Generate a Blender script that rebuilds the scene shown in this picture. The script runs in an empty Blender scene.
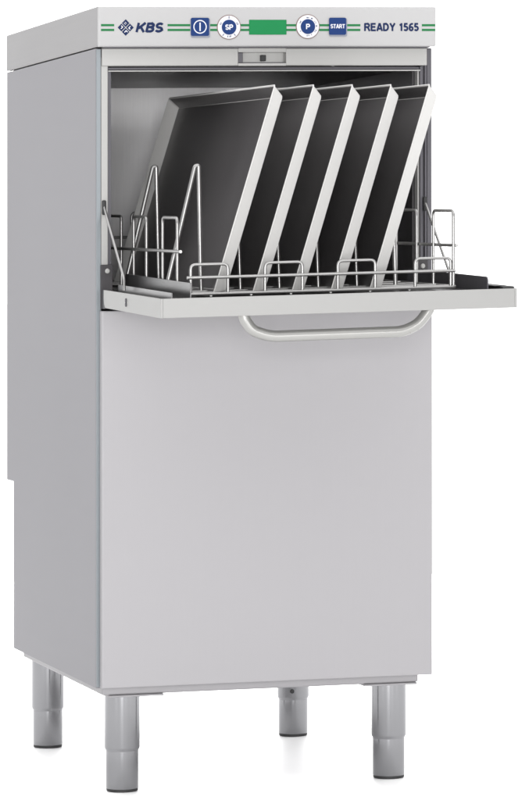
import bpy, bmesh, math, random
from mathutils import Vector, Matrix
random.seed(4)
R = math.radians
K = 0.01547                      # the whole appliance and the table it stands on lean by under one degree
scene = bpy.context.scene
C = bpy.context.collection
V = Vector

# ------------------------------------------------------------------ materials
def mat(name, col, metal=0.0, rough=0.5, brush=None, bump=0.0, var=0.0, coat=0.0, spec=0.5, aniso=0.0):
    m = bpy.data.materials.new(name); m.use_nodes = True
    nt = m.node_tree; b = nt.nodes['Principled BSDF']
    b.inputs['Base Color'].default_value = (*col, 1)
    b.inputs['Metallic'].default_value = metal
    b.inputs['Roughness'].default_value = rough
    b.inputs['Coat Weight'].default_value = coat
    b.inputs['Specular IOR Level'].default_value = spec
    b.inputs['Anisotropic'].default_value = aniso
    if brush or var:
        tc = nt.nodes.new('ShaderNodeTexCoord')
        mp = nt.nodes.new('ShaderNodeMapping')
        mp.inputs['Scale'].default_value = brush or (3, 3, 3)
        nz = nt.nodes.new('ShaderNodeTexNoise')
        nz.inputs['Scale'].default_value = 1.0
        nz.inputs['Detail'].default_value = 4
        nt.links.new(tc.outputs['Object'], mp.inputs[0]); nt.links.new(mp.outputs[0], nz.inputs[0])
        if var:
            nz2 = nt.nodes.new('ShaderNodeTexNoise'); nz2.inputs['Scale'].default_value = 5.0
            nz2.inputs['Detail'].default_value = 5
            nt.links.new(tc.outputs['Object'], nz2.inputs[0])
            ad = nt.nodes.new('ShaderNodeMath'); ad.operation = 'ADD'
            nt.links.new(nz.outputs[0], ad.inputs[0]); nt.links.new(nz2.outputs[0], ad.inputs[1])
            mr = nt.nodes.new('ShaderNodeMapRange')
            mr.inputs['From Min'].default_value = .6; mr.inputs['From Max'].default_value = 1.4
            mr.inputs['To Min'].default_value = 1 - var; mr.inputs['To Max'].default_value = 1 + var
            nt.links.new(ad.outputs[0], mr.inputs[0])
            mx = nt.nodes.new('ShaderNodeVectorMath'); mx.operation = 'SCALE'
            mx.inputs[0].default_value = col
            nt.links.new(mr.outputs[0], mx.inputs['Scale'])
            nt.links.new(mx.outputs[0], b.inputs['Base Color'])
            mr2 = nt.nodes.new('ShaderNodeMapRange')
            mr2.inputs['From Min'].default_value = .6; mr2.inputs['From Max'].default_value = 1.4
            mr2.inputs['To Min'].default_value = rough - min(.04, var * 2); mr2.inputs['To Max'].default_value = rough + min(.05, var * 2)
            nt.links.new(ad.outputs[0], mr2.inputs[0]); nt.links.new(mr2.outputs[0], b.inputs['Roughness'])
        if bump:
            bp = nt.nodes.new('ShaderNodeBump'); bp.inputs['Strength'].default_value = bump
            bp.inputs['Distance'].default_value = 0.0004
            nt.links.new(nz.outputs[0], bp.inputs['Height']); nt.links.new(bp.outputs[0], b.inputs['Normal'])
    return m

M = {
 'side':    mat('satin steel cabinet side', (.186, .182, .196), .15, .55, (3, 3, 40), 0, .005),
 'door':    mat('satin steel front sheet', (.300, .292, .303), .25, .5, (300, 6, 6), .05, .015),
 'lid':     mat('satin steel lid', (.200, .195, .199), .25, .48, (4, 4, 300), 0, .010),
 'fascia':  mat('pale grey fascia foil', (.385, .381, .384), .0, .5, None, 0, .008, 0, .3),
 'edge':    mat('folded sheet edge', (.20, .22, .235), .4, .4),
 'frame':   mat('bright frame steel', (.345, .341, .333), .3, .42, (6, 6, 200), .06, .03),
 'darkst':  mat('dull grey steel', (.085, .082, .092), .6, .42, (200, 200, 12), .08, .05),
 'upper':   mat('bright satin door steel', (.272, .270, .265), .3, .45, (6, 300, 200), .06, .015),
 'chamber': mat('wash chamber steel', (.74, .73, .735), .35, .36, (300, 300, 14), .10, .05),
 'bracket': mat('dark bracket steel', (.045, .042, .045), .6, .4),
 'guide':   mat('brushed guide steel', (.13, .128, .13), .8, .3, (300, 6, 300), .1, .06),
 'chamber_shaded':mat('wash chamber steel with painted shade', (.07, .067, .07), .85, .36, (14, 300, 300), .15, .05),  # chamber steel darkened in colour, standing for dark reflections on walls and ceiling
 'pan':     mat('bright baking tray steel', (.515, .508, .498), 0, .55, (12, 12, 12), .06, .035, 0, .2),
 'pan_shaded': mat('baking tray steel with painted shade', (.125, .118, .122), .65, .34, (5, 9, 2), .03, .20),  # tray steel with its dark reflections put into the colour
 'wire':    mat('polished rack wire', (.33, .326, .322), .85, .34),
 'leg':     mat('turned stainless leg', (.265, .265, .275), .97, .17, (9, 9, 500), 0, .03),
 'handle':  mat('satin handle tube', (.315, .312, .302), .6, .30, (20, 300, 300), .05, .02),
 'black':   mat('black rubber', (.015, .015, .016), 0, .55, None, 0, .1),
 'blue':    mat('blue key print', (.003, .026, .125), 0, .45, None, 0, 0, 0, .2),
 'navy':    mat('navy lettering', (.003, .013, .062), 0, .5, None, 0, 0, 0, .2),
 'green':   mat('green stripe print', (.010, .140, .042), 0, .5, None, 0, 0, 0, .2),
 'display': mat('green display window', (.001, .175, .050), 0, .40, None, 0, .02, 0, .2),
 'white':   mat('white print', (.60, .60, .64), 0, .45, None, 0, 0, 0, .3),
 'brown':   mat('brown ring print', (.16, .10, .08), 0, .5),
 'keyside': mat('grey key edge', (.20, .215, .26), 0, .4),
 'floor':   mat('white studio floor', (.94, .94, .94), 0, .6, None, 0, .004),
}

# ------------------------------------------------------------------ helpers
def build(name, bm, m, parent=None, loc=None, smooth=False, label=None):
    """bm in world metres; links ONE mesh object, local to its parent's world place (or to loc)"""
    bmesh.ops.recalc_face_normals(bm, faces=bm.faces[:])
    off = V(loc) if loc is not None else (parent['_w'] and V(parent['_w']) if parent is not None else V((0, 0, 0)))
    offs = V((off.x, off.y, off.z + K * off.x))
    for v in bm.verts:
        v.co.z += K * v.co.x
        v.co -= offs
    me = bpy.data.meshes.new(name)
    bm.to_mesh(me); bm.free()
    if smooth:
        for p in me.polygons: p.use_smooth = True
        try: me.set_sharp_from_angle(angle=R(40))
        except Exception: pass
    for mm in (m if isinstance(m, (list, tuple)) else [m]): me.materials.append(mm)
    o = bpy.data.objects.new(name, me); C.objects.link(o)
    if parent is not None:
        o.parent = parent
        o.location = offs - V((parent['_w'][0], parent['_w'][1], parent['_w'][2] + K * parent['_w'][0]))
    else: o.location = offs
    o['_w'] = (off.x, off.y, off.z)
    if label: o['label'] = label
    return o

def thing(name, label, cat, loc, group=None):
    o = bpy.data.objects.new(name, None); C.objects.link(o); o.empty_display_size = .05
    o['_w'] = tuple(loc); o.location = (loc[0], loc[1], loc[2] + K * loc[0])
    o['label'] = label; o['category'] = cat
    if group: o['group'] = group
    return o

def box(bm, x0, x1, y0, y1, z0, z1, bev=0.0, seg=2):
    t = bmesh.new()
    bmesh.ops.create_cube(t, size=1)
    for v in t.verts:
        v.co = V((x0 + (v.co.x + .5) * (x1 - x0), y0 + (v.co.y + .5) * (y1 - y0), z0 + (v.co.z + .5) * (z1 - z0)))
    if bev: bmesh.ops.bevel(t, geom=t.edges[:], offset=bev, segments=seg, affect='EDGES', profile=.5)
    merge(bm, t)

def merge(bm, t):
    mp = {v: bm.verts.new(v.co) for v in t.verts}
    for f in t.faces:
        nf = bm.faces.new([mp[v] for v in f.verts]); nf.material_index = f.material_index; nf.smooth = f.smooth
    t.free()

def prism(bm, pts, axis, a, b, bev=0.0, mi=0):
    """polygon pts in the plane normal to axis, extruded a..b"""
    def P(p, c):
        return V((c, p[0], p[1])) if axis == 'x' else V((p[0], c, p[1])) if axis == 'y' else V((p[0], p[1], c))
    t = bmesh.new()
    lo = [t.verts.new(P(p, a)) for p in pts]; hi = [t.verts.new(P(p, b)) for p in pts]
    t.faces.new(lo); t.faces.new(hi[::-1])
    n = len(pts)
    for i in range(n): t.faces.new((lo[i], lo[(i + 1) % n], hi[(i + 1) % n], hi[i]))
    bmesh.ops.recalc_face_normals(t, faces=t.faces[:])
    if bev: bmesh.ops.bevel(t, geom=t.edges[:], offset=bev, segments=2, affect='EDGES', profile=.5)
    for f in t.faces: f.material_index = mi
    merge(bm, t)

def lathe(bm, prof, c, n=40, axis='z', capa=True, capb=True):
    """profile [(r,h)...] about the vertical (or y) axis at c"""
    rings = []
    for r, h in prof:
        ring = []
        for i in range(n):
            a = 2 * math.pi * i / n
            if axis == 'z': p = V((c[0] + r * math.cos(a), c[1] + r * math.sin(a), c[2] + h))
            elif axis == 'y': p = V((c[0] + r * math.cos(a), c[1] + h, c[2] + r * math.sin(a)))
            else: p = V((c[0] + h, c[1] + r * math.cos(a), c[2] + r * math.sin(a)))
            ring.append(bm.verts.new(p))
        rings.append(ring)
    for q in range(len(rings) - 1):
        for i in range(n):
            bm.faces.new((rings[q][i], rings[q][(i + 1) % n], rings[q + 1][(i + 1) % n], rings[q + 1][i]))
    if capa: bm.faces.new(rings[0])
    if capb: bm.faces.new(rings[-1])

def fillet(pts, r, n=6):
    pts = [V(p) for p in pts]; out = [pts[0]]
    for i in range(1, len(pts) - 1):
        a, b, c = pts[i - 1], pts[i], pts[i + 1]
        d1 = (a - b); d2 = (c - b)
        rr = min(r, d1.length * .45, d2.length * .45)
        d1.normalize(); d2.normalize()
        p0 = b + d1 * rr; p1 = b + d2 * rr
        for k in range(n + 1):
            t = k / n
            out.append(p0 * (1 - t) ** 2 + b * 2 * t * (1 - t) + p1 * t ** 2)
    out.append(pts[-1]); return out

def tube(bm, pts, r, n=12, flat=1.0):
    pts = [V(p) for p in pts]
    T = [(pts[min(i + 1, len(pts) - 1)] - pts[max(i - 1, 0)]).normalized() for i in range(len(pts))]
    up = V((0, 1, 0)) if abs(T[0].y) < .9 else V((1, 0, 0))
    nrm = (up - T[0] * up.dot(T[0])).normalized()
    rings = []
    for i, p in enumerate(pts):
        nrm = (nrm - T[i] * nrm.dot(T[i])).normalized(); bi = T[i].cross(nrm)
        rings.append([bm.verts.new(p + (nrm * math.cos(2 * math.pi * k / n) * flat + bi * math.sin(2 * math.pi * k / n)) * r) for k in range(n)])
    for q in range(len(rings) - 1):
        for i in range(n):
            bm.faces.new((rings[q][i], rings[q][(i + 1) % n], rings[q + 1][(i + 1) % n], rings[q + 1][i]))
    bm.faces.new(rings[0]); bm.faces.new(rings[-1][::-1])

def NB(): return bmesh.new()

# ------------------------------------------------------------------ the setting: white studio floor
bm = NB()
bmesh.ops.create_grid(bm, x_segments=2, y_segments=2, size=80)
fl = build('floor', bm, M['floor']); fl['kind'] = 'structure'

# ------------------------------------------------------------------ the dishwasher
DW = thing('dishwasher', 'tall stainless steel commercial utensil washer with its upper door folded open', 'dishwasher', (0, .36, 0))
D, DL, ZST, ZB, ZS, ZT = .781, .717, .501, .1855, 1.2775, 1.3484

# cabinet: two side sheets with the stepped back, back, bottom
def side_profile():
    return [(0, ZB), (DL, ZB), (DL, ZST), (D, ZST), (D, ZS), (0, ZS)]
for s in (-1, 1):
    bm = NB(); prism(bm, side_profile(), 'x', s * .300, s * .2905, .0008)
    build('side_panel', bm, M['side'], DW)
bm = NB()
box(bm, -.2905, .2905, DL - .004, DL - .001, ZB + .001, ZST)
box(bm, -.2905, .2905, D - .004, D - .001, ZST + .001, ZS - .001)
box(bm, -.2905, .2905, DL - .001, D - .004, ZST + .001, ZST + .004)
build('back_panel', bm, M['side'], DW)
bm = NB()
box(bm, -.2905, .2905, .004, DL - .004, ZB + .0005, ZB + .004)
build('bottom_panel', bm, M['side'], DW)
# grey folded front edges of the side sheets, proud of them
for s in (-1, 1):
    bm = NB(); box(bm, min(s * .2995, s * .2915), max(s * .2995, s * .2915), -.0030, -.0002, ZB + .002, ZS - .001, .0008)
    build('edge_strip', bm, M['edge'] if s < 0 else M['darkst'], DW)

# jambs
bm = NB(); box(bm, -.2912, -.2790, -.0022, .012, .832, 1.262, .0012)
build('door_jamb', bm, M['frame'], DW)
bm = NB(); box(bm, -.2905, -.2785, .012, .030, .832, 1.262)       # dark return behind the bright jamb
box(bm, -.2788, -.2722, .006, .014, .85, 1.240)
build('jamb_return', bm, M['darkst'], DW)
bm = NB()
box(bm, .2790, .2838, -.0015, .012, .832, 1.246, .0006)
box(bm, .2875, .2912, -.0015, .012, .832, 1.262, .0006)
box(bm, .2838, .2875, .005, .012, .832, 1.262)
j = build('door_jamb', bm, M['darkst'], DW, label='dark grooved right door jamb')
bm = NB(); box(bm, .2755, .2788, .003, .020, .845, 1.243, .0006)
build('jamb_return', bm, M['frame'], DW)

# lintel with the latch window
LX0, LX1, LZ0, LZ1 = -.0500, .0355, 1.2515, 1.2705
bm = NB()
yl0, yl1 = -.006, .010
box(bm, -.2905, LX0, yl0, yl1, 1.2470, 1.2772, .0012)
box(bm, LX1, .2905, yl0, yl1, 1.2470, 1.2772, .0012)
box(bm, LX0, LX1, yl0 + .0002, yl1, 1.2470, LZ0)
box(bm, LX0, LX1, yl0 + .0002, yl1, LZ1, 1.2772)
build('lintel', bm, M['frame'], DW)
bm = NB(); box(bm, -.279, .279, .001, .020, 1.2405, 1.2452, .001)
build('lintel_lip', bm, M['darkst'], DW)
bm = NB(); box(bm, -.279, .279, -.0035, .0, 1.2375, 1.2398, .0006)
build('door_seal_strip', bm, M['frame'], DW)
bm = NB(); box(bm, LX0 - .006, LX1 + .006, .0102, .016, LZ0 - .004, LZ1 + .004)
la = build('latch_pocket', bm, M['frame'], DW)
bm = NB()
box(bm, LX0 + .0002, LX0 + .0085, yl0 + .001, .0100, LZ0 + .0005, LZ1 - .0005, .0008)
box(bm, LX0 + .0085, LX1 - .0015, .0040, .0100, LZ0 + .0010, LZ0 + .0022)
build('latch_plate', bm, M['darkst'], la)
bm = NB(); box(bm, -.0070, .0022, .003, .0100, 1.2555, 1.2662, .0010)
build('latch_hook', bm, M['black'], la)

# wash chamber
ch0 = .84
def sheet(name, m, *b):
    bm = NB(); box(bm, *b); return build(name, bm, m, DW)
sheet('chamber_back', M['chamber'], -.272, .272, .70, .705, ch0, 1.243)
sheet('chamber_wall', M['chamber_shaded'], -.277, -.272, .022, .705, ch0, 1.243)
sheet('chamber_wall', M['chamber_shaded'], .272, .277, .022, .705, ch0, 1.243)
sheet('chamber_ceiling', M['chamber_shaded'], -.277, .277, .021, .706, 1.2435, 1.2475)
sheet('chamber_floor', M['chamber'], -.277, .277, .021, .706, ch0 - .005, ch0 - .0005)

# lower front panel, standing off the cabinet
bm = NB(); box(bm, -.2943, .2943, -.0215, -.0034, ZB + .001, .8290, .0016, 3)
build('lower_panel', bm, M['door'], DW)

# base tray and mounting plates under the cabinet
bm = NB(); box(bm, -.2850, .2810, .018, .700, .1700, .1853, .003)
build('base_frame', bm, M['door'], DW)
for cx, cy in ((-.2250, .064), (.2300, .064), (-.2250, .664), (.2300, .664)):
    bm = NB(); box(bm, cx - .0480, cx + .0480, cy - .048, cy + .048, .1662, .1699, .0010)
    build('mounting_plate', bm, M['door'], DW)

# legs
for cx in (-.2402, .2398):
    for cy in (.0608, .6871):
        bm = NB()
        lathe(bm, [(.0300, .1659), (.0306, .1655), (.0306, .0760), (.0300, .0735), (.0285, .0715), (.0283, .0700)][::-1], (cx, cy, 0), 56)
        leg = build('leg', bm, M['leg'], DW, loc=(cx, cy, 0), smooth=True)
        bm = NB(); lathe(bm, [(.0281, .0699), (.0281, .0062), (.0274, .0052)][::-1], (cx, cy, 0), 56)
        build('adjusting_sleeve', bm, M['leg'], leg, smooth=True)
        bm = NB(); lathe(bm, [(.0262, .0005), (.0272, .0012), (.0274, .0051)], (cx, cy, 0), 56)
        build('foot_pad', bm, M['black'], leg, smooth=True)
        if cx > 0 and cy > .5:
            bm = NB(); lathe(bm, [(.0042, -.0304), (.0042, -.0313), (.0034, -.0318)], (cx - .010, cy + .0015, .0875), 18, 'y')
            build('grub_screw', bm, M['black'], leg)

# lid with the fascia
LIDZ = 1.2797
bm = NB(); box(bm, -.3008, .3008, -.0180, D + .0005, LIDZ, ZT, .0022, 3)
lid = build('lid', bm, M['lid'], DW)
FY = -.0240
bm = NB()
t = bmesh.new(); bmesh.ops.create_cube(t, size=1)
x0, x1, y0, y1, z0, z1 = -.3010, .3010, FY, -.0182, LIDZ - .0008, ZT - .0004
for v in t.verts: v.co = V((x0 + (v.co.x + .5) * (x1 - x0), y0 + (v.co.y + .5) * (y1 - y0), z0 + (v.co.z + .5) * (z1 - z0)))
ed = [e for e in t.edges if abs(e.verts[0].co.y - FY) < 1e-6 or abs(e.verts[1].co.y - FY) < 1e-6]
bmesh.ops.bevel(t, geom=ed, offset=.0030, segments=4, affect='EDGES', profile=.5)
merge(bm, t)
fas = build('control_panel', bm, M['fascia'], DW)
bm = NB(); box(bm, -.290, .290, -.020, .0, ZS - .0003, LIDZ - .0010)
build('shadow_gap', bm, M['darkst'], DW)

PX = [(101, -.2962), (125.7, -.2531), (164, -.1859), (200, -.1225), (228.8, -.0715), (249, -.0356), (286.4, .031), (307.6, .069), (337.5, .1226), (364.3, .171), (418.5, .2692), (436, .3011)]
def X(p):                                   # place along the fascia
    for (a, b), (c, d) in zip(PX, PX[1:]):
        if p <= c or (c, d) == PX[-1]: return b + (p - a) / (c - a) * (d - b)
def Z(p): return 1.3127 - (p - 27) * .00178
def plate(bm, x0, x1, z0, z1, h, y=FY, mi=0): # thin print on the fascia
    t = bmesh.new(); merge_box(t, x0, x1, y - h, y - .00004, z0, z1)
    merge(bm, t)
def merge_box(t, x0, x1, y0, y1, z0, z1): box(t, x0, x1, y0, y1, z0, z1)

# pairs of green stripes
segs = [(101.0, 114.2), (167.5, 190.2), (210, 217.5), (240.5, 249.5), (285.5, 296), (319, 329), (346, 360.3), (421.8, 435.2)]
for a, b in segs:
    bm = NB()
    sl = 0.0
    for zc in (Z(25.25 + sl), Z(29.85 + sl)):
        plate(bm, X(a), X(b), zc - .0019, zc + .0019, .00030)
    build('green_stripe', bm, M['green'], fas)
zc = (Z(25.25) + Z(29.85)) / 2
# display window
bm = NB(); box(bm, X(249), X(286.4), FY - .0009, FY - .0001, Z(34.4), Z(20.0), .0006)
build('display', bm, M['display'], fas)

def arc(cx, cz, rx, rz_, a0, a1, n=9):
    return [(cx + rx * math.cos(R(a0 + (a1 - a0) * k / n)), cz + rz_ * math.sin(R(a0 + (a1 - a0) * k / n))) for k in range(n + 1)]
H = .09                                     # half a stroke, in cap heights
GL = {   # centre lines of bold sans capitals, cap height 1: (advance width, strokes)
 'K': (.80, [[(H, 0), (H, 1)], [(.72, 1), (.17, .40)], [(.34, .585), (.76, 0)]]),
 'B': (.74, [[(H, 1), (H, 0)], [(H, 1 - H), (.42, 1 - H)] + arc(.42, .725, .20, .185, 90, -90) + [(H, .54)], [(.42, .51)] + arc(.42, .30, .235, .21, 90, -90) + [(H, H)]]),
 'S': (.70, [arc(.35, .70, .26, .21, 25, 180)[:-1] + arc(.35, .70, .26, .205, 180, 255, 4) + arc(.35, .29, .275, .205, 75, 0, 4) + arc(.35, .29, .275, .20, 0, -160)]),
 'R': (.78, [[(H, 1), (H, 0)], [(H, 1 - H), (.44, 1 - H)] + arc(.44, .705, .21, .205, 90, -90) + [(H, .50)], [(.40, .48), (.50, .40), (.72, 0)]]),
 'E': (.70, [[(H, 1), (H, 0)], [(H, 1 - H), (.66, 1 - H)], [(H, .52), (.62, .52)], [(H, H), (.68, H)]]),
 'A': (.80, [[(.06, 0), (.385, 1)], [(.74, 0), (.415, 1)], [(.20, .29), (.60, .29)]]),
 'D': (.78, [[(H, 1), (H, 0)], [(H, 1 - H), (.34, 1 - H)] + arc(.34, .50, .32, .41, 90, -90, 12) + [(H, H)]]),
 'Y': (.76, [[(.06, 1), (.38, .46)], [(.70, 1), (.38, .46)], [(.38, .50), (.38, 0)]]),
 'T': (.70, [[(0, 1 - H), (.70, 1 - H)], [(.35, 1), (.35, 0)]]),
 'P': (.74, [[(H, 1), (H, 0)], [(H, 1 - H), (.43, 1 - H)] + arc(.43, .685, .21, .225, 90, -90) + [(H, .46)]]),
 '1': (.56, [[(.36, 0), (.36, 1)], [(.40, .93), (.26, .80), (.10, .73)]]),
 '5': (.62, [[(.54, 1 - H), (.16, 1 - H), (.10, .49)], [(.11, .53)] + arc(.28, .33, .24, .24, 120, -150, 12)]),
 '6': (.62, [arc(.31, .30, .215, .215, 0, 360, 16), arc(.42, .52, .325, .39, 65, 180, 8) + [(.095, .34)]]),
 ' ': (.30, []),
}
def text(name, body, xa, xb, z_lo, z_hi, m, parent, y=FY, bold=.09, shear=0.0, h=.00035):
    gap = .10; w = 0; items = []
    for chx in body:
        adv, st = GL[chx]
        for q in st: items.append([(p[0] + w, p[1]) for p in q])
        w += adv + gap
    w -= gap
    zh = z_hi - z_lo; sx = (xb - xa - shear * zh) / w
    bm = NB()
    for k, q in enumerate(items):
        P = [V((xa + p[0] * sx + shear * p[1] * zh, 0, z_lo + p[1] * zh)) for p in q]
        r = bold * zh; L_, R_ = [], []
        for i, p in enumerate(P):
            a = (P[i] - P[i - 1]).normalized() if i else None
            b = (P[i + 1] - P[i]).normalized() if i < len(P) - 1 else None
            if a is None: a = b
            if b is None: b = a
            t_ = (a + b).normalized(); n_ = V((-t_.z, 0, t_.x)); c_ = max(.6, t_.dot(a))
            L_.append(p + n_ * r / c_); R_.append(p - n_ * r / c_)
        hh = h + k % 5 * .000025
        top = [[bm.verts.new(v + V((0, y - hh, 0))) for v in l] for l in (L_, R_)]
        lo = [[bm.verts.new(v + V((0, y - .00004, 0))) for v in l] for l in (L_, R_)]
        for i in range(len(P) - 1):
            bm.faces.new((top[0][i], top[0][i + 1], top[1][i + 1], top[1][i]))
            for sd in (0, 1): bm.faces.new((top[sd][i], lo[sd][i], lo[sd][i + 1], top[sd][i + 1]))
        for i in (0, len(P) - 1): bm.faces.new((top[0][i], top[1][i], lo[1][i], lo[0][i]))
    return build(name, bm, m, parent)

text('maker_lettering', 'KBS', X(135.6), X(164.2), Z(32.0), Z(23.0), M['navy'], fas, bold=.135, shear=.25)
text('model_lettering', 'READY 1565', X(364.3), X(418.6), Z(30.9), Z(23.2), M['navy'], fas, bold=.116)

# diamond emblem: four squares with pale cut-outs
bm = NB(); bw = NB()
dcx, dcz = X(125.7), Z(27.5); c45 = math.sqrt(.5)
def dq(bmx, pts, h):
    P = [(dcx + (a - b) * c45, dcz + (a + b) * c45) for a, b in pts]
    prism(bmx, P, 'y', FY - h, FY - .00004)
q = .0100; g = .0006
for i, (sa, sb) in enumerate(((1, 1), (-1, 1), (-1, -1), (1, -1))):
    dq(bm, [(sa * g, sb * g), (sa * q, sb * g), (sa * q, sb * q), (sa * g, sb * q)], .0003)
for sa, sb in ((1, -1), (-1, 1), (-1, -1)):
    dq(bw, [(sa * .0026, sb * .0036), (sa * .0074, sb * .0036), (sa * .0074, sb * .0050), (sa * .0026, sb * .0050)], .0005)
    dq(bw, [(sa * .0026, sb * .0050), (sa * .0040, sb * .0050), (sa * .0040, sb * .0078), (sa * .0026, sb * .0078)], .0005)
for o_ in (.003, .0055):
    dq(bw, [(o_, .0035), (o_ + .0008, .0035), (o_ + .0008, .0075), (o_, .0075)], .0005)
em = build('emblem', bm, M['navy'], fas)
build('emblem_cutout', bw, M['white'], em)

# the two square keys
def key(name, px0, px1, py0, py1, label):
    x0, x1, z0, z1 = X(px0), X(px1), Z(py1), Z(py0)
    bm = NB(); t = bmesh.new()
    def rr(x0, x1, z0, z1, r, n=5):
        out = []
        for cx, cz, a0 in ((x1 - r, z1 - r, 0), (x0 + r, z1 - r, 90), (x0 + r, z0 + r, 180), (x1 - r, z0 + r, 270)):
            for k in range(n + 1):
                a = R(a0 + 90 * k / n); out.append((cx + r * math.cos(a), cz + r * math.sin(a)))
        return out
    prism(bm, rr(x0 + .0004, x1 + .0022, z0 - .0030, z1 - .0010, .003), 'y', FY - .0012, FY - .00004)
    k = build(name, bm, M['keyside'], fas, label=label)
    bm = NB(); prism(bm, rr(x0, x1, z0, z1, .0028), 'y', FY - .0024, FY - .0013)
    build('key_face', bm, M['blue'], k)
    return k, (x0 + x1) / 2, (z0 + z1) / 2
k1, cx, cz = key('power_key', 190.6, 208.8, 18.2, 35.6, 'square blue key with a ringed power bar')
bm = NB()
n = 40
for a in range(n):
    a0, a1 = 2 * math.pi * a / n, 2 * math.pi * (a + 1) / n
    pts = [(cx + r_ * math.cos(t_), cz + r_ * math.sin(t_)) for r_, t_ in ((.0118, a0), (.0118, a1), (.0100, a1), (.0100, a0))]
    vs = [bm.verts.new((p[0], FY - .0026, p[1])) for p in pts]; bm.faces.new(vs)
bmesh.ops.remove_doubles(bm, verts=bm.verts[:], dist=1e-6)
box(bm, cx - .0011, cx + .0011, FY - .0027, FY - .00241, cz - .0072, cz + .0072)
build('power_symbol', bm, M['white'], k1)
k2, cx, cz = key('start_key', 328.8, 345.8, 18.0, 34.6, 'square blue key marked START')
text('key_lettering', 'START', cx - .0128, cx + .0128, cz - .0036, cz + .0036, M['white'], k2, y=FY - .0024, bold=.10)

# the two round keys
def dial(name, pcx, pcy, txt, wid, label, ticks):
    cx, cz = X(pcx), Z(pcy)
    bm = NB(); lathe(bm, [(.0212, -.00005), (.0212, -.0009), (.0207, -.0011)], (cx, FY, cz), 56, 'y')
    d = build(name, bm, M['brown'], fas, label=label)
    bm = NB(); lathe(bm, [(.0199, -.00112), (.0199, -.0015)], (cx, FY, cz), 56, 'y'); build('dial_ring', bm, M['white'], d)
    bm = NB(); lathe(bm, [(.0128, -.00152), (.0128, -.0024), (.0120, -.0028)], (cx, FY, cz), 48, 'y'); build('dial_face', bm, M['blue'], d)
    text('key_lettering', txt, cx - wid, cx + wid, cz - .0045, cz + .0045, M['white'], d, y=FY - .0028, bold=.11)
    bm = NB()
    for a, ln in ticks:
        a = R(a); ca, sa = math.cos(a), math.sin(a)
        r0, r1, w = .0146, .0146 + ln, .0006
        vs = [bm.verts.new((cx + ca * r - sa * w * s, FY - .0017, cz + sa * r + ca * w * s)) for r, s in ((r0, -1), (r1, -1), (r1, 1), (r0, 1))]
        bm.faces.new(vs)
    build('dial_marks', bm, M['navy'], d)
dial('program_key', 228.8, 27.2, 'SP', .0068, 'round blue key marked SP in a white ring', [(90, .0045), (18, .003), (27, .0022), (162, .003), (153, .0022), (232, .004), (308, .004), (262, .003), (275, .003), (282, .002)])
dial('program_key', 307.6, 26.6, 'P', .0036, 'round blue key marked P in a white ring', [(90 + 30 * i + dd, random.uniform(.0012, .0030)) for i in range(12) for dd in (-5, 1, 6) if random.random() < .62])

# ------------------------------------------------------------------ upper door, folded down
def dz(x, y): return .8527 + (x + .292) * .0115 + (y + .44) * .0330      # top of the open door
def warp(bm, zero=0.0):                     # local height above the door -> world
    for v in bm.verts: v.co.z = v.co.z + dz(v.co.x, v.co.y)
    return bm
bm = NB()
dx0, dx1, dy0, dy1, TH = -.2943, .3032, -.4500, -.0350, .0312
prism(bm, [(dy0, -TH), (dy1 - .012, -TH), (dy1 - .003, -TH + .006), (dy1, -TH + .016), (dy1, -.001), (dy0, 0)], 'x', dx0, dx0 + .004, .0006)
prism(bm, [(dy0, -TH), (dy1 - .012, -TH), (dy1 - .003, -TH + .006), (dy1, -TH + .016), (dy1, -.001), (dy0, 0)], 'x', dx1 - .004, dx1, .0006)
box(bm, dx0 + .004, dx1 - .004, dy0, dy0 + .003, -TH, 0, .0006)
box(bm, dx0 + .004, dx1 - .004, dy0 + .003, dy1 - .012, -TH + .0001, -TH + .002)
warp(bm)
door = build('upper_door', bm, M['upper'], DW)
bm = NB()
box(bm, dx0 + .0045, dx1 - .0045, dy0 + .004, dy1 - .004, -.012, -.006)
box(bm, -.2745, -.2725, -.440, -.060, -.006, .0085, .0005)
warp(bm); build('door_liner', bm, M['guide'], door)
bm = NB(); box(bm, .2800, .3000, -.446, -.060, -.006, .0035, .0012)
box(bm, .2700, .2900, -.432, -.10, .0036, .0045, .0004)
warp(bm); build('door_seal', bm, M['black'], door)
bm = NB()
for zz in (-.012, -.019):
    lathe(bm, [(.0036, 0), (.0036, -.0012), (.0026, -.0020)], (dx0, -.206, zz), 20, 'x')
warp(bm); build('hinge_bolt', bm, M['darkst'], door)
# rack guides standing on the door
bm = NB(); box(bm, -.2435, -.2415, -.440, .02, -.006, .0235, .0005); warp(bm); build('rack_guide', bm, M['guide'], door)
bm = NB()
pts = [(-.420, -.006)] + [(-.4125 + .0075 * math.cos(a), .0115 + .0075 * math.sin(a)) for a in [R(180 - 15 * k) for k in range(7)]] + [(.02, .0190), (.02, -.006)]
prism(bm, pts, 'x', .2620, .2640, 0); warp(bm); build('rack_guide', bm, M['darkst'], door)
# handle bar hanging under the open door
bm = NB()
hy = -.420
path = [(-.1490, hy, .830), (-.1478, hy, .8190), (-.1060, hy, .7905 - 0.0), (.1250, hy, .7957), (.1625, hy, .8270), (.1650, hy, .836)]
path = [(-.1500, hy, .8300), (-.1490, hy, .8180), (-.1360, hy, .7985), (-.1060, hy, .7883), (.1180, hy, .7918), (.1450, hy, .8040), (.1620, hy, .8265), (.1640, hy, .8360)]
path = [(p[0], p[1], p[2]) for p in fillet(path, .016, 6)]
tube(bm, path, .0092, 20)
build('door_handle', bm, M['handle'], door, smooth=True)

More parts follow.
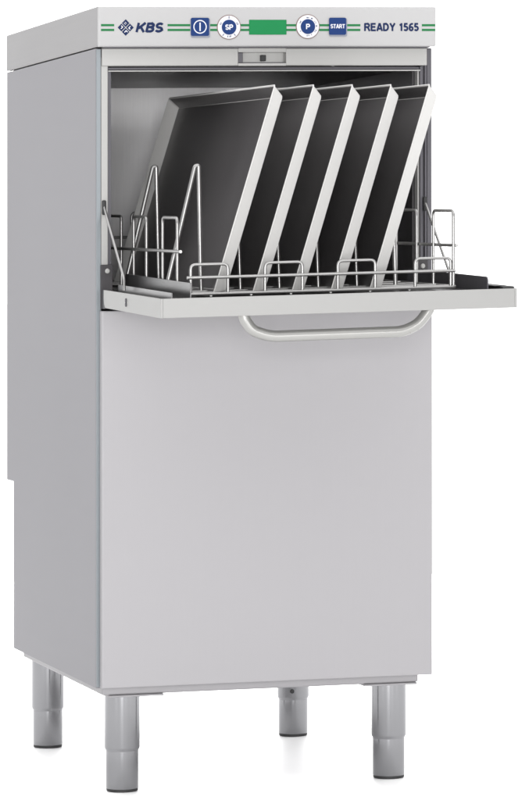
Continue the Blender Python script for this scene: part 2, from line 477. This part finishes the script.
# hinge brackets and stay rods
for s in (-1, 1):
    bm = NB()
    xs = s * .2815
    pr = [(-.0245, .8315), (-.0040, .8310), (-.0025, .9065), (-.0110, .9085), (-.0225, .8750)]
    box(bm, s * .2815 - .0115, s * .2815 + .0095, -.0075, -.0030, .8320, .9080, .0008)
    box(bm, s * .2905 - .001, s * .2905 + .001, -.0330, -.0075, .8330, .8650, .0006)
    br = build('hinge_bracket', bm, M['bracket'], DW)
    bm = NB(); lathe(bm, [(.0042, 0), (.0042, -.0016), (.0028, -.0026)], (xs, -.0076, .8972), 20, 'y')
    build('bracket_bolt', bm, M['frame'], br)
    bm = NB(); p = fillet([(s * .2868, -.0035, 1.0100), (s * .2868, -.008, 1.0050), (s * .2850, -.149, .8853), (s * .2850, -.152, .8640)], .006, 4)
    tube(bm, p, .0023, 10)
    rod = build('door_stay', bm, M['wire'], DW, smooth=True)
    bm = NB(); box(bm, s * .2868 - .0036, s * .2868 + .0036, -.0090, -.0024, .9930, 1.0180, .0024, 3)
    build('stay_pin', bm, M['black'], rod)

# ------------------------------------------------------------------ wire rack
RK = thing('dish_rack', 'stainless wire tray rack pulled out onto the open door, holding the leaning baking trays', 'rack', (0, 0, .862))
def rz(x, y, h): return V((x, y, .8583 + .011 * (x + .23) + .0225 * (y + .385) + h))
def RP(l): return [rz(*p) for p in l]
XL, XR, YF, YB = -.2330, .2200, -.385, .420
def wire(name, paths, r, fl=.010, n=10):
    bm = NB()
    for p in paths: tube(bm, fillet(RP(p), fl, 5) if len(p) > 2 else RP(p), r, n)
    return build(name, bm, M['wire'], RK, smooth=True)
# base
wire('base_frame', [[(XL, YF, 0.0), (XR, YF, .0), (XR, YB, .0), (XL, YB, .0), (XL, YF + .0001, .0)]], .0026)
wire('base_grid', [[(XL, y, .0005), (XR, y, .0005)] for y in (-.35, -.28, -.18, -.08, .03, .13, .23, .33)] +
                  [[(x, YF, -.0030), (x, YB, -.0030)] for x in (-.195, -.128, -.061, .006, .073, .140)], .0020)
# rails and their loops
wire('front_rail', [[(XL - .003, YF - .004, .0265), (XR - .003, YF - .004, .0265)]], .0027)
wire('side_rail', [[(XL - .001, -.3375, .0680), (XL - .001, .300, .0660)]], .0027)
wire('side_rail', [[(XR + .001, -.385, .0675), (XR + .001, .300, .0660)]], .0027)
wire('back_rail', [[(XL, YB + .004, .080), (XR, YB + .004, .080)]], .0026)
for a, b in ((193.5, 230), (266.5, 303.5), (338.7, 376), (416.2, 452)):
    f = lambda p: -.2290 + (p - 193.5) * (.2140 - .0035 + .2290) / (452 - 193.5)
    wire('rail_loop', [[(f(a), YF, .002), (f(a), YF, .0475), (f(b), YF, .0475), (f(b), YF, .002)]], .0025, .0085)
for a, b in ((-.2950, -.1930), (-.0760, .0190), (.1147, .215)):
    wire('rail_loop', [[(XL + .004, a, .002), (XL + .004, a, .1225), (XL + .004, b, .1225), (XL + .004, b, .002)]], .0026, .0095)
for a, b in ((-.3830, -.2750), (-.1820, -.0640), (.030, .140)):
    wire('rail_loop', [[(XR - .004, a, .002), (XR - .004, a, .1245), (XR - .004, b, .1245), (XR - .004, b, .002)]], .0026, .0095)
for xx in (-.14, .06):
    wire('rail_loop', [[(xx, YB - .001, .002), (xx, YB - .001, .125), (xx + .09, YB - .001, .125), (xx + .09, YB - .001, .002)]], .0025, .0095)
# hairpin dividers in two rows, first built then copied
PITCH = .0670
def hairpin(x, y, top):
    bm = NB()
    p = fillet([rz(x + .0040, y, .001), rz(x - .0003, y, top), rz(x - .0065, y, top - .001), rz(x - .0065 - .245 * (top - .003), y, .001)], .0040, 5)
    tube(bm, p, .0035, 14)
    return build('divider', bm, M['wire'], RK, loc=(x, y, .862), smooth=True)
for y in (-.25, .05):
    hairpin(-.1815, y, .2075)                 # the tall pair at the free left slot
    a = hairpin(-.1815 + PITCH, y, .118)      # the lower ones behind the trays
    for i in range(1, 5):
        c = a.copy(); C.objects.link(c); c.parent = RK
        sh = PITCH * i
        c.location = a.location + V((sh, 0, sh * (K + .011)))

# ------------------------------------------------------------------ baking trays
G = 'baking trays leaning in the rack'
LBL = ['leftmost leaning baking tray, its dark inner base and pale rear rim in full view',
       'second baking tray from the left, leaning behind the leftmost one',
       'middle baking tray of the five leaning in the wire rack',
       'fourth baking tray from the left, between the middle and the rightmost tray',
       'rightmost baking tray, its bright rim standing out past the right door jamb']
# frame of tray 5 (rightmost): e = along the lean (up), p = across (towards the base), y = depth
def tray_points():
    e = V((.1035, 0, .3383)).normalized(); p = V((e.z, 0, -e.x))
    o = V((.0757 - .0015, 0, .8616 - .0040))
    return e, p, o
def make_tray(label, dx):
    e, p, o = tray_points(); o = o + V((dx, 0, 0))
    L = .3525; dep = .0215; fl_ = .0113
    F, B = -.375, .352
    def P(u, d, y): return o + e * u + p * d + V((0, y, (y + .375) * .017))
    root = thing('baking_tray', label, 'baking tray', tuple(P(0, .01, 0)), G)
    th = .0011
    # rim corners (open side), base corners
    def rng(u0, u1, y0, y1, d, r=.006, n=4):
        out = []
        for cu, cy, a0 in ((u1 - r, y1 - r, 0), (u0 + r, y1 - r, 90), (u0 + r, y0 + r, 180), (u1 - r, y0 + r, 270)):
            for k in range(n + 1):
                a = R(a0 + 90 * k / n); out.append((cu + r * math.cos(a), cy + r * math.sin(a), d))
        return out
    def ring(bm, l): return [bm.verts.new(P(u, d, y)) for u, y, d in l]
    bm = NB()
    # outer skin
    A = rng(-.0006, L + .0006, F - .0006, B + .0006, -.0010, .004)
    A2 = rng(-.0022, L + .0022, F - .0022, B + .0022, .0004, .005)
    A3 = rng(.0004, L - .0004, F + .0004, B - .0004, .0020, .004)
    Bo = rng(fl_ - .001, L - fl_ + .001, F + fl_ - .001, B - fl_ + .001, dep - .0012, .004)
    Bc = rng(fl_ + .001, L - fl_ - .001, F + fl_ + .001, B - fl_ - .001, dep, .004)
    Ci = rng(fl_ + .001, L - fl_ - .001, F + fl_ + .001, B - fl_ - .001, dep - .0016, .004)
    Di = rng(.0012, L - .0012, F + .0012, B - .0012, .0004, .004)
    loops = [ring(bm, l) for l in (Bc, Bo, A3, A2, A, Di, Ci)]
    for a, b in zip(loops, loops[1:]):
        for i in range(len(a)):
            nf = bm.faces.new((a[i], a[(i + 1) % len(a)], b[(i + 1) % len(b)], b[i]))
            if b is loops[-1] and i in (9, 19): nf.material_index = 1  # long inner walls take the painted dark reflection too
    bm.faces.new(loops[0]); 
    bm.faces.new(loops[-1][::-1])
    build('tray_rim', bm, [M['pan'], M['pan_shaded']], root, smooth=True)
    bm = NB()
    a = ring(bm, rng(fl_ + .0022, L - fl_ - .0022, F + fl_ + .0022, B - fl_ - .0022, dep - .0022, .004))
    b = ring(bm, rng(fl_ + .0022, L - fl_ - .0022, F + fl_ + .0022, B - fl_ - .0022, dep - .00165, .004))
    for i in range(len(a)): bm.faces.new((a[i], a[(i + 1) % len(a)], b[(i + 1) % len(b)], b[i]))
    bm.faces.new(a); bm.faces.new(b[::-1])
    build('tray_base', bm, M['pan_shaded'], root)
    return root
first = make_tray(LBL[0], -.0658 * 4)
for i in range(1, 5):
    r = first.copy(); C.objects.link(r)
    r.location = first.location + V((.0658 * i, 0, .0658 * i * K)); r['label'] = LBL[i]
    for ch in list(first.children):
        c = ch.copy(); C.objects.link(c); c.parent = r

for o in list(bpy.data.objects):
    if '_w' in o: del o['_w']

# ------------------------------------------------------------------ light: a white studio
w = bpy.data.worlds.new('World'); scene.world = w; w.use_nodes = True
nt = w.node_tree; bg = nt.nodes['Background']
tc = nt.nodes.new('ShaderNodeTexCoord'); sep = nt.nodes.new('ShaderNodeSeparateXYZ')
nt.links.new(tc.outputs['Generated'], sep.inputs[0])
def math_(op, a, b=None, c=None):
    n_ = nt.nodes.new('ShaderNodeMath'); n_.operation = op
    for i, s in enumerate((a, b, c)):
        if s is None: continue
        if isinstance(s, (int, float)): n_.inputs[i].default_value = s
        else: nt.links.new(s, n_.inputs[i])
    return n_.outputs[0]
def ramp(v, a, b, lo, hi):
    r = nt.nodes.new('ShaderNodeMapRange'); r.interpolation_type = 'SMOOTHSTEP'
    nt.links.new(v, r.inputs[0]); r.inputs[1].default_value = a; r.inputs[2].default_value = b
    r.inputs[3].default_value = lo; r.inputs[4].default_value = hi
    return r.outputs[0]
back = ramp(sep.outputs[1], .70, .93, 0, 1)          # bright backdrop behind the appliance
top = ramp(sep.outputs[2], .25, .75, 0, 1)           # overhead glow added to whiten the floor
bright = math_('MAXIMUM', back, top)
val = math_('MULTIPLY_ADD', bright, 1.75, .42)
cmb = nt.nodes.new('ShaderNodeCombineXYZ')
for i in range(3): nt.links.new(val, cmb.inputs[i])
nt.links.new(cmb.outputs[0], bg.inputs['Color']); bg.inputs['Strength'].default_value = 1.0

def area(name, loc, target, sx, sy, power, col=(1, 1, 1)):
    l = bpy.data.lights.new(name, 'AREA'); l.shape = 'RECTANGLE'; l.size = sx; l.size_y = sy; l.energy = power; l.color = col
    o = bpy.data.objects.new(name, l); C.objects.link(o); o.location = loc
    o.rotation_euler = (V(target) - V(loc)).to_track_quat('-Z', 'Y').to_euler()
    return o
area('softbox_front', (-2.0, -7.1, 1.05), (0, 0, .95), 1.3, 1.0, 210)
area('softbox_right', (1.0, -5.8, 1.2), (0, 0, .9), 1.0, 1.2, 40)
area('added_floor_fill', (.95, 4.2, .55), (0, .1, .0), 2.2, .9, 190)  # low lamp added to wash out the floor shadow under the cabinet
area('added_leg_strip_left', (-4.6, -3.6, .75), (0, .2, .5), .16, 1.7, 16)  # unseen strip added for a narrow highlight on the legs
area('added_leg_strip_right', (3.6, -3.9, .75), (0, .2, .5), .16, 1.7, 16)  # unseen counterpart on the right, also added for the leg highlights

# ------------------------------------------------------------------ camera
f, yaw, pitch, roll = 3769.13, .244993, .005449, -.000457
cam = bpy.data.cameras.new('Camera'); co = bpy.data.objects.new('Camera', cam); C.objects.link(co)
cam.sensor_fit = 'VERTICAL'; cam.sensor_height = 24; cam.lens = f / 800 * 24
cam.shift_x = -(194.97 - 261) / 800; cam.shift_y = (256.092 - 400) / 800
cam.clip_start = .1; cam.clip_end = 500
fw = V((math.sin(yaw), math.cos(yaw), 0)); rt = V((math.cos(yaw), -math.sin(yaw), 0)); up = V((0, 0, 1))
fw2 = fw * math.cos(pitch) + up * math.sin(pitch); up2 = -fw * math.sin(pitch) + up * math.cos(pitch)
r3 = rt * math.cos(roll) + up2 * math.sin(roll); u3 = -rt * math.sin(roll) + up2 * math.cos(roll)
mw = Matrix((r3, u3, -fw2)).transposed().to_4x4(); mw.translation = V((-1.69672, -6.28427, .88316))
co.matrix_world = mw
scene.camera = co
scene.view_settings.view_transform = 'Standard'; scene.view_settings.look = 'None'
scene.view_settings.exposure = 0; scene.view_settings.gamma = 1
scene.cycles.max_bounces = 10
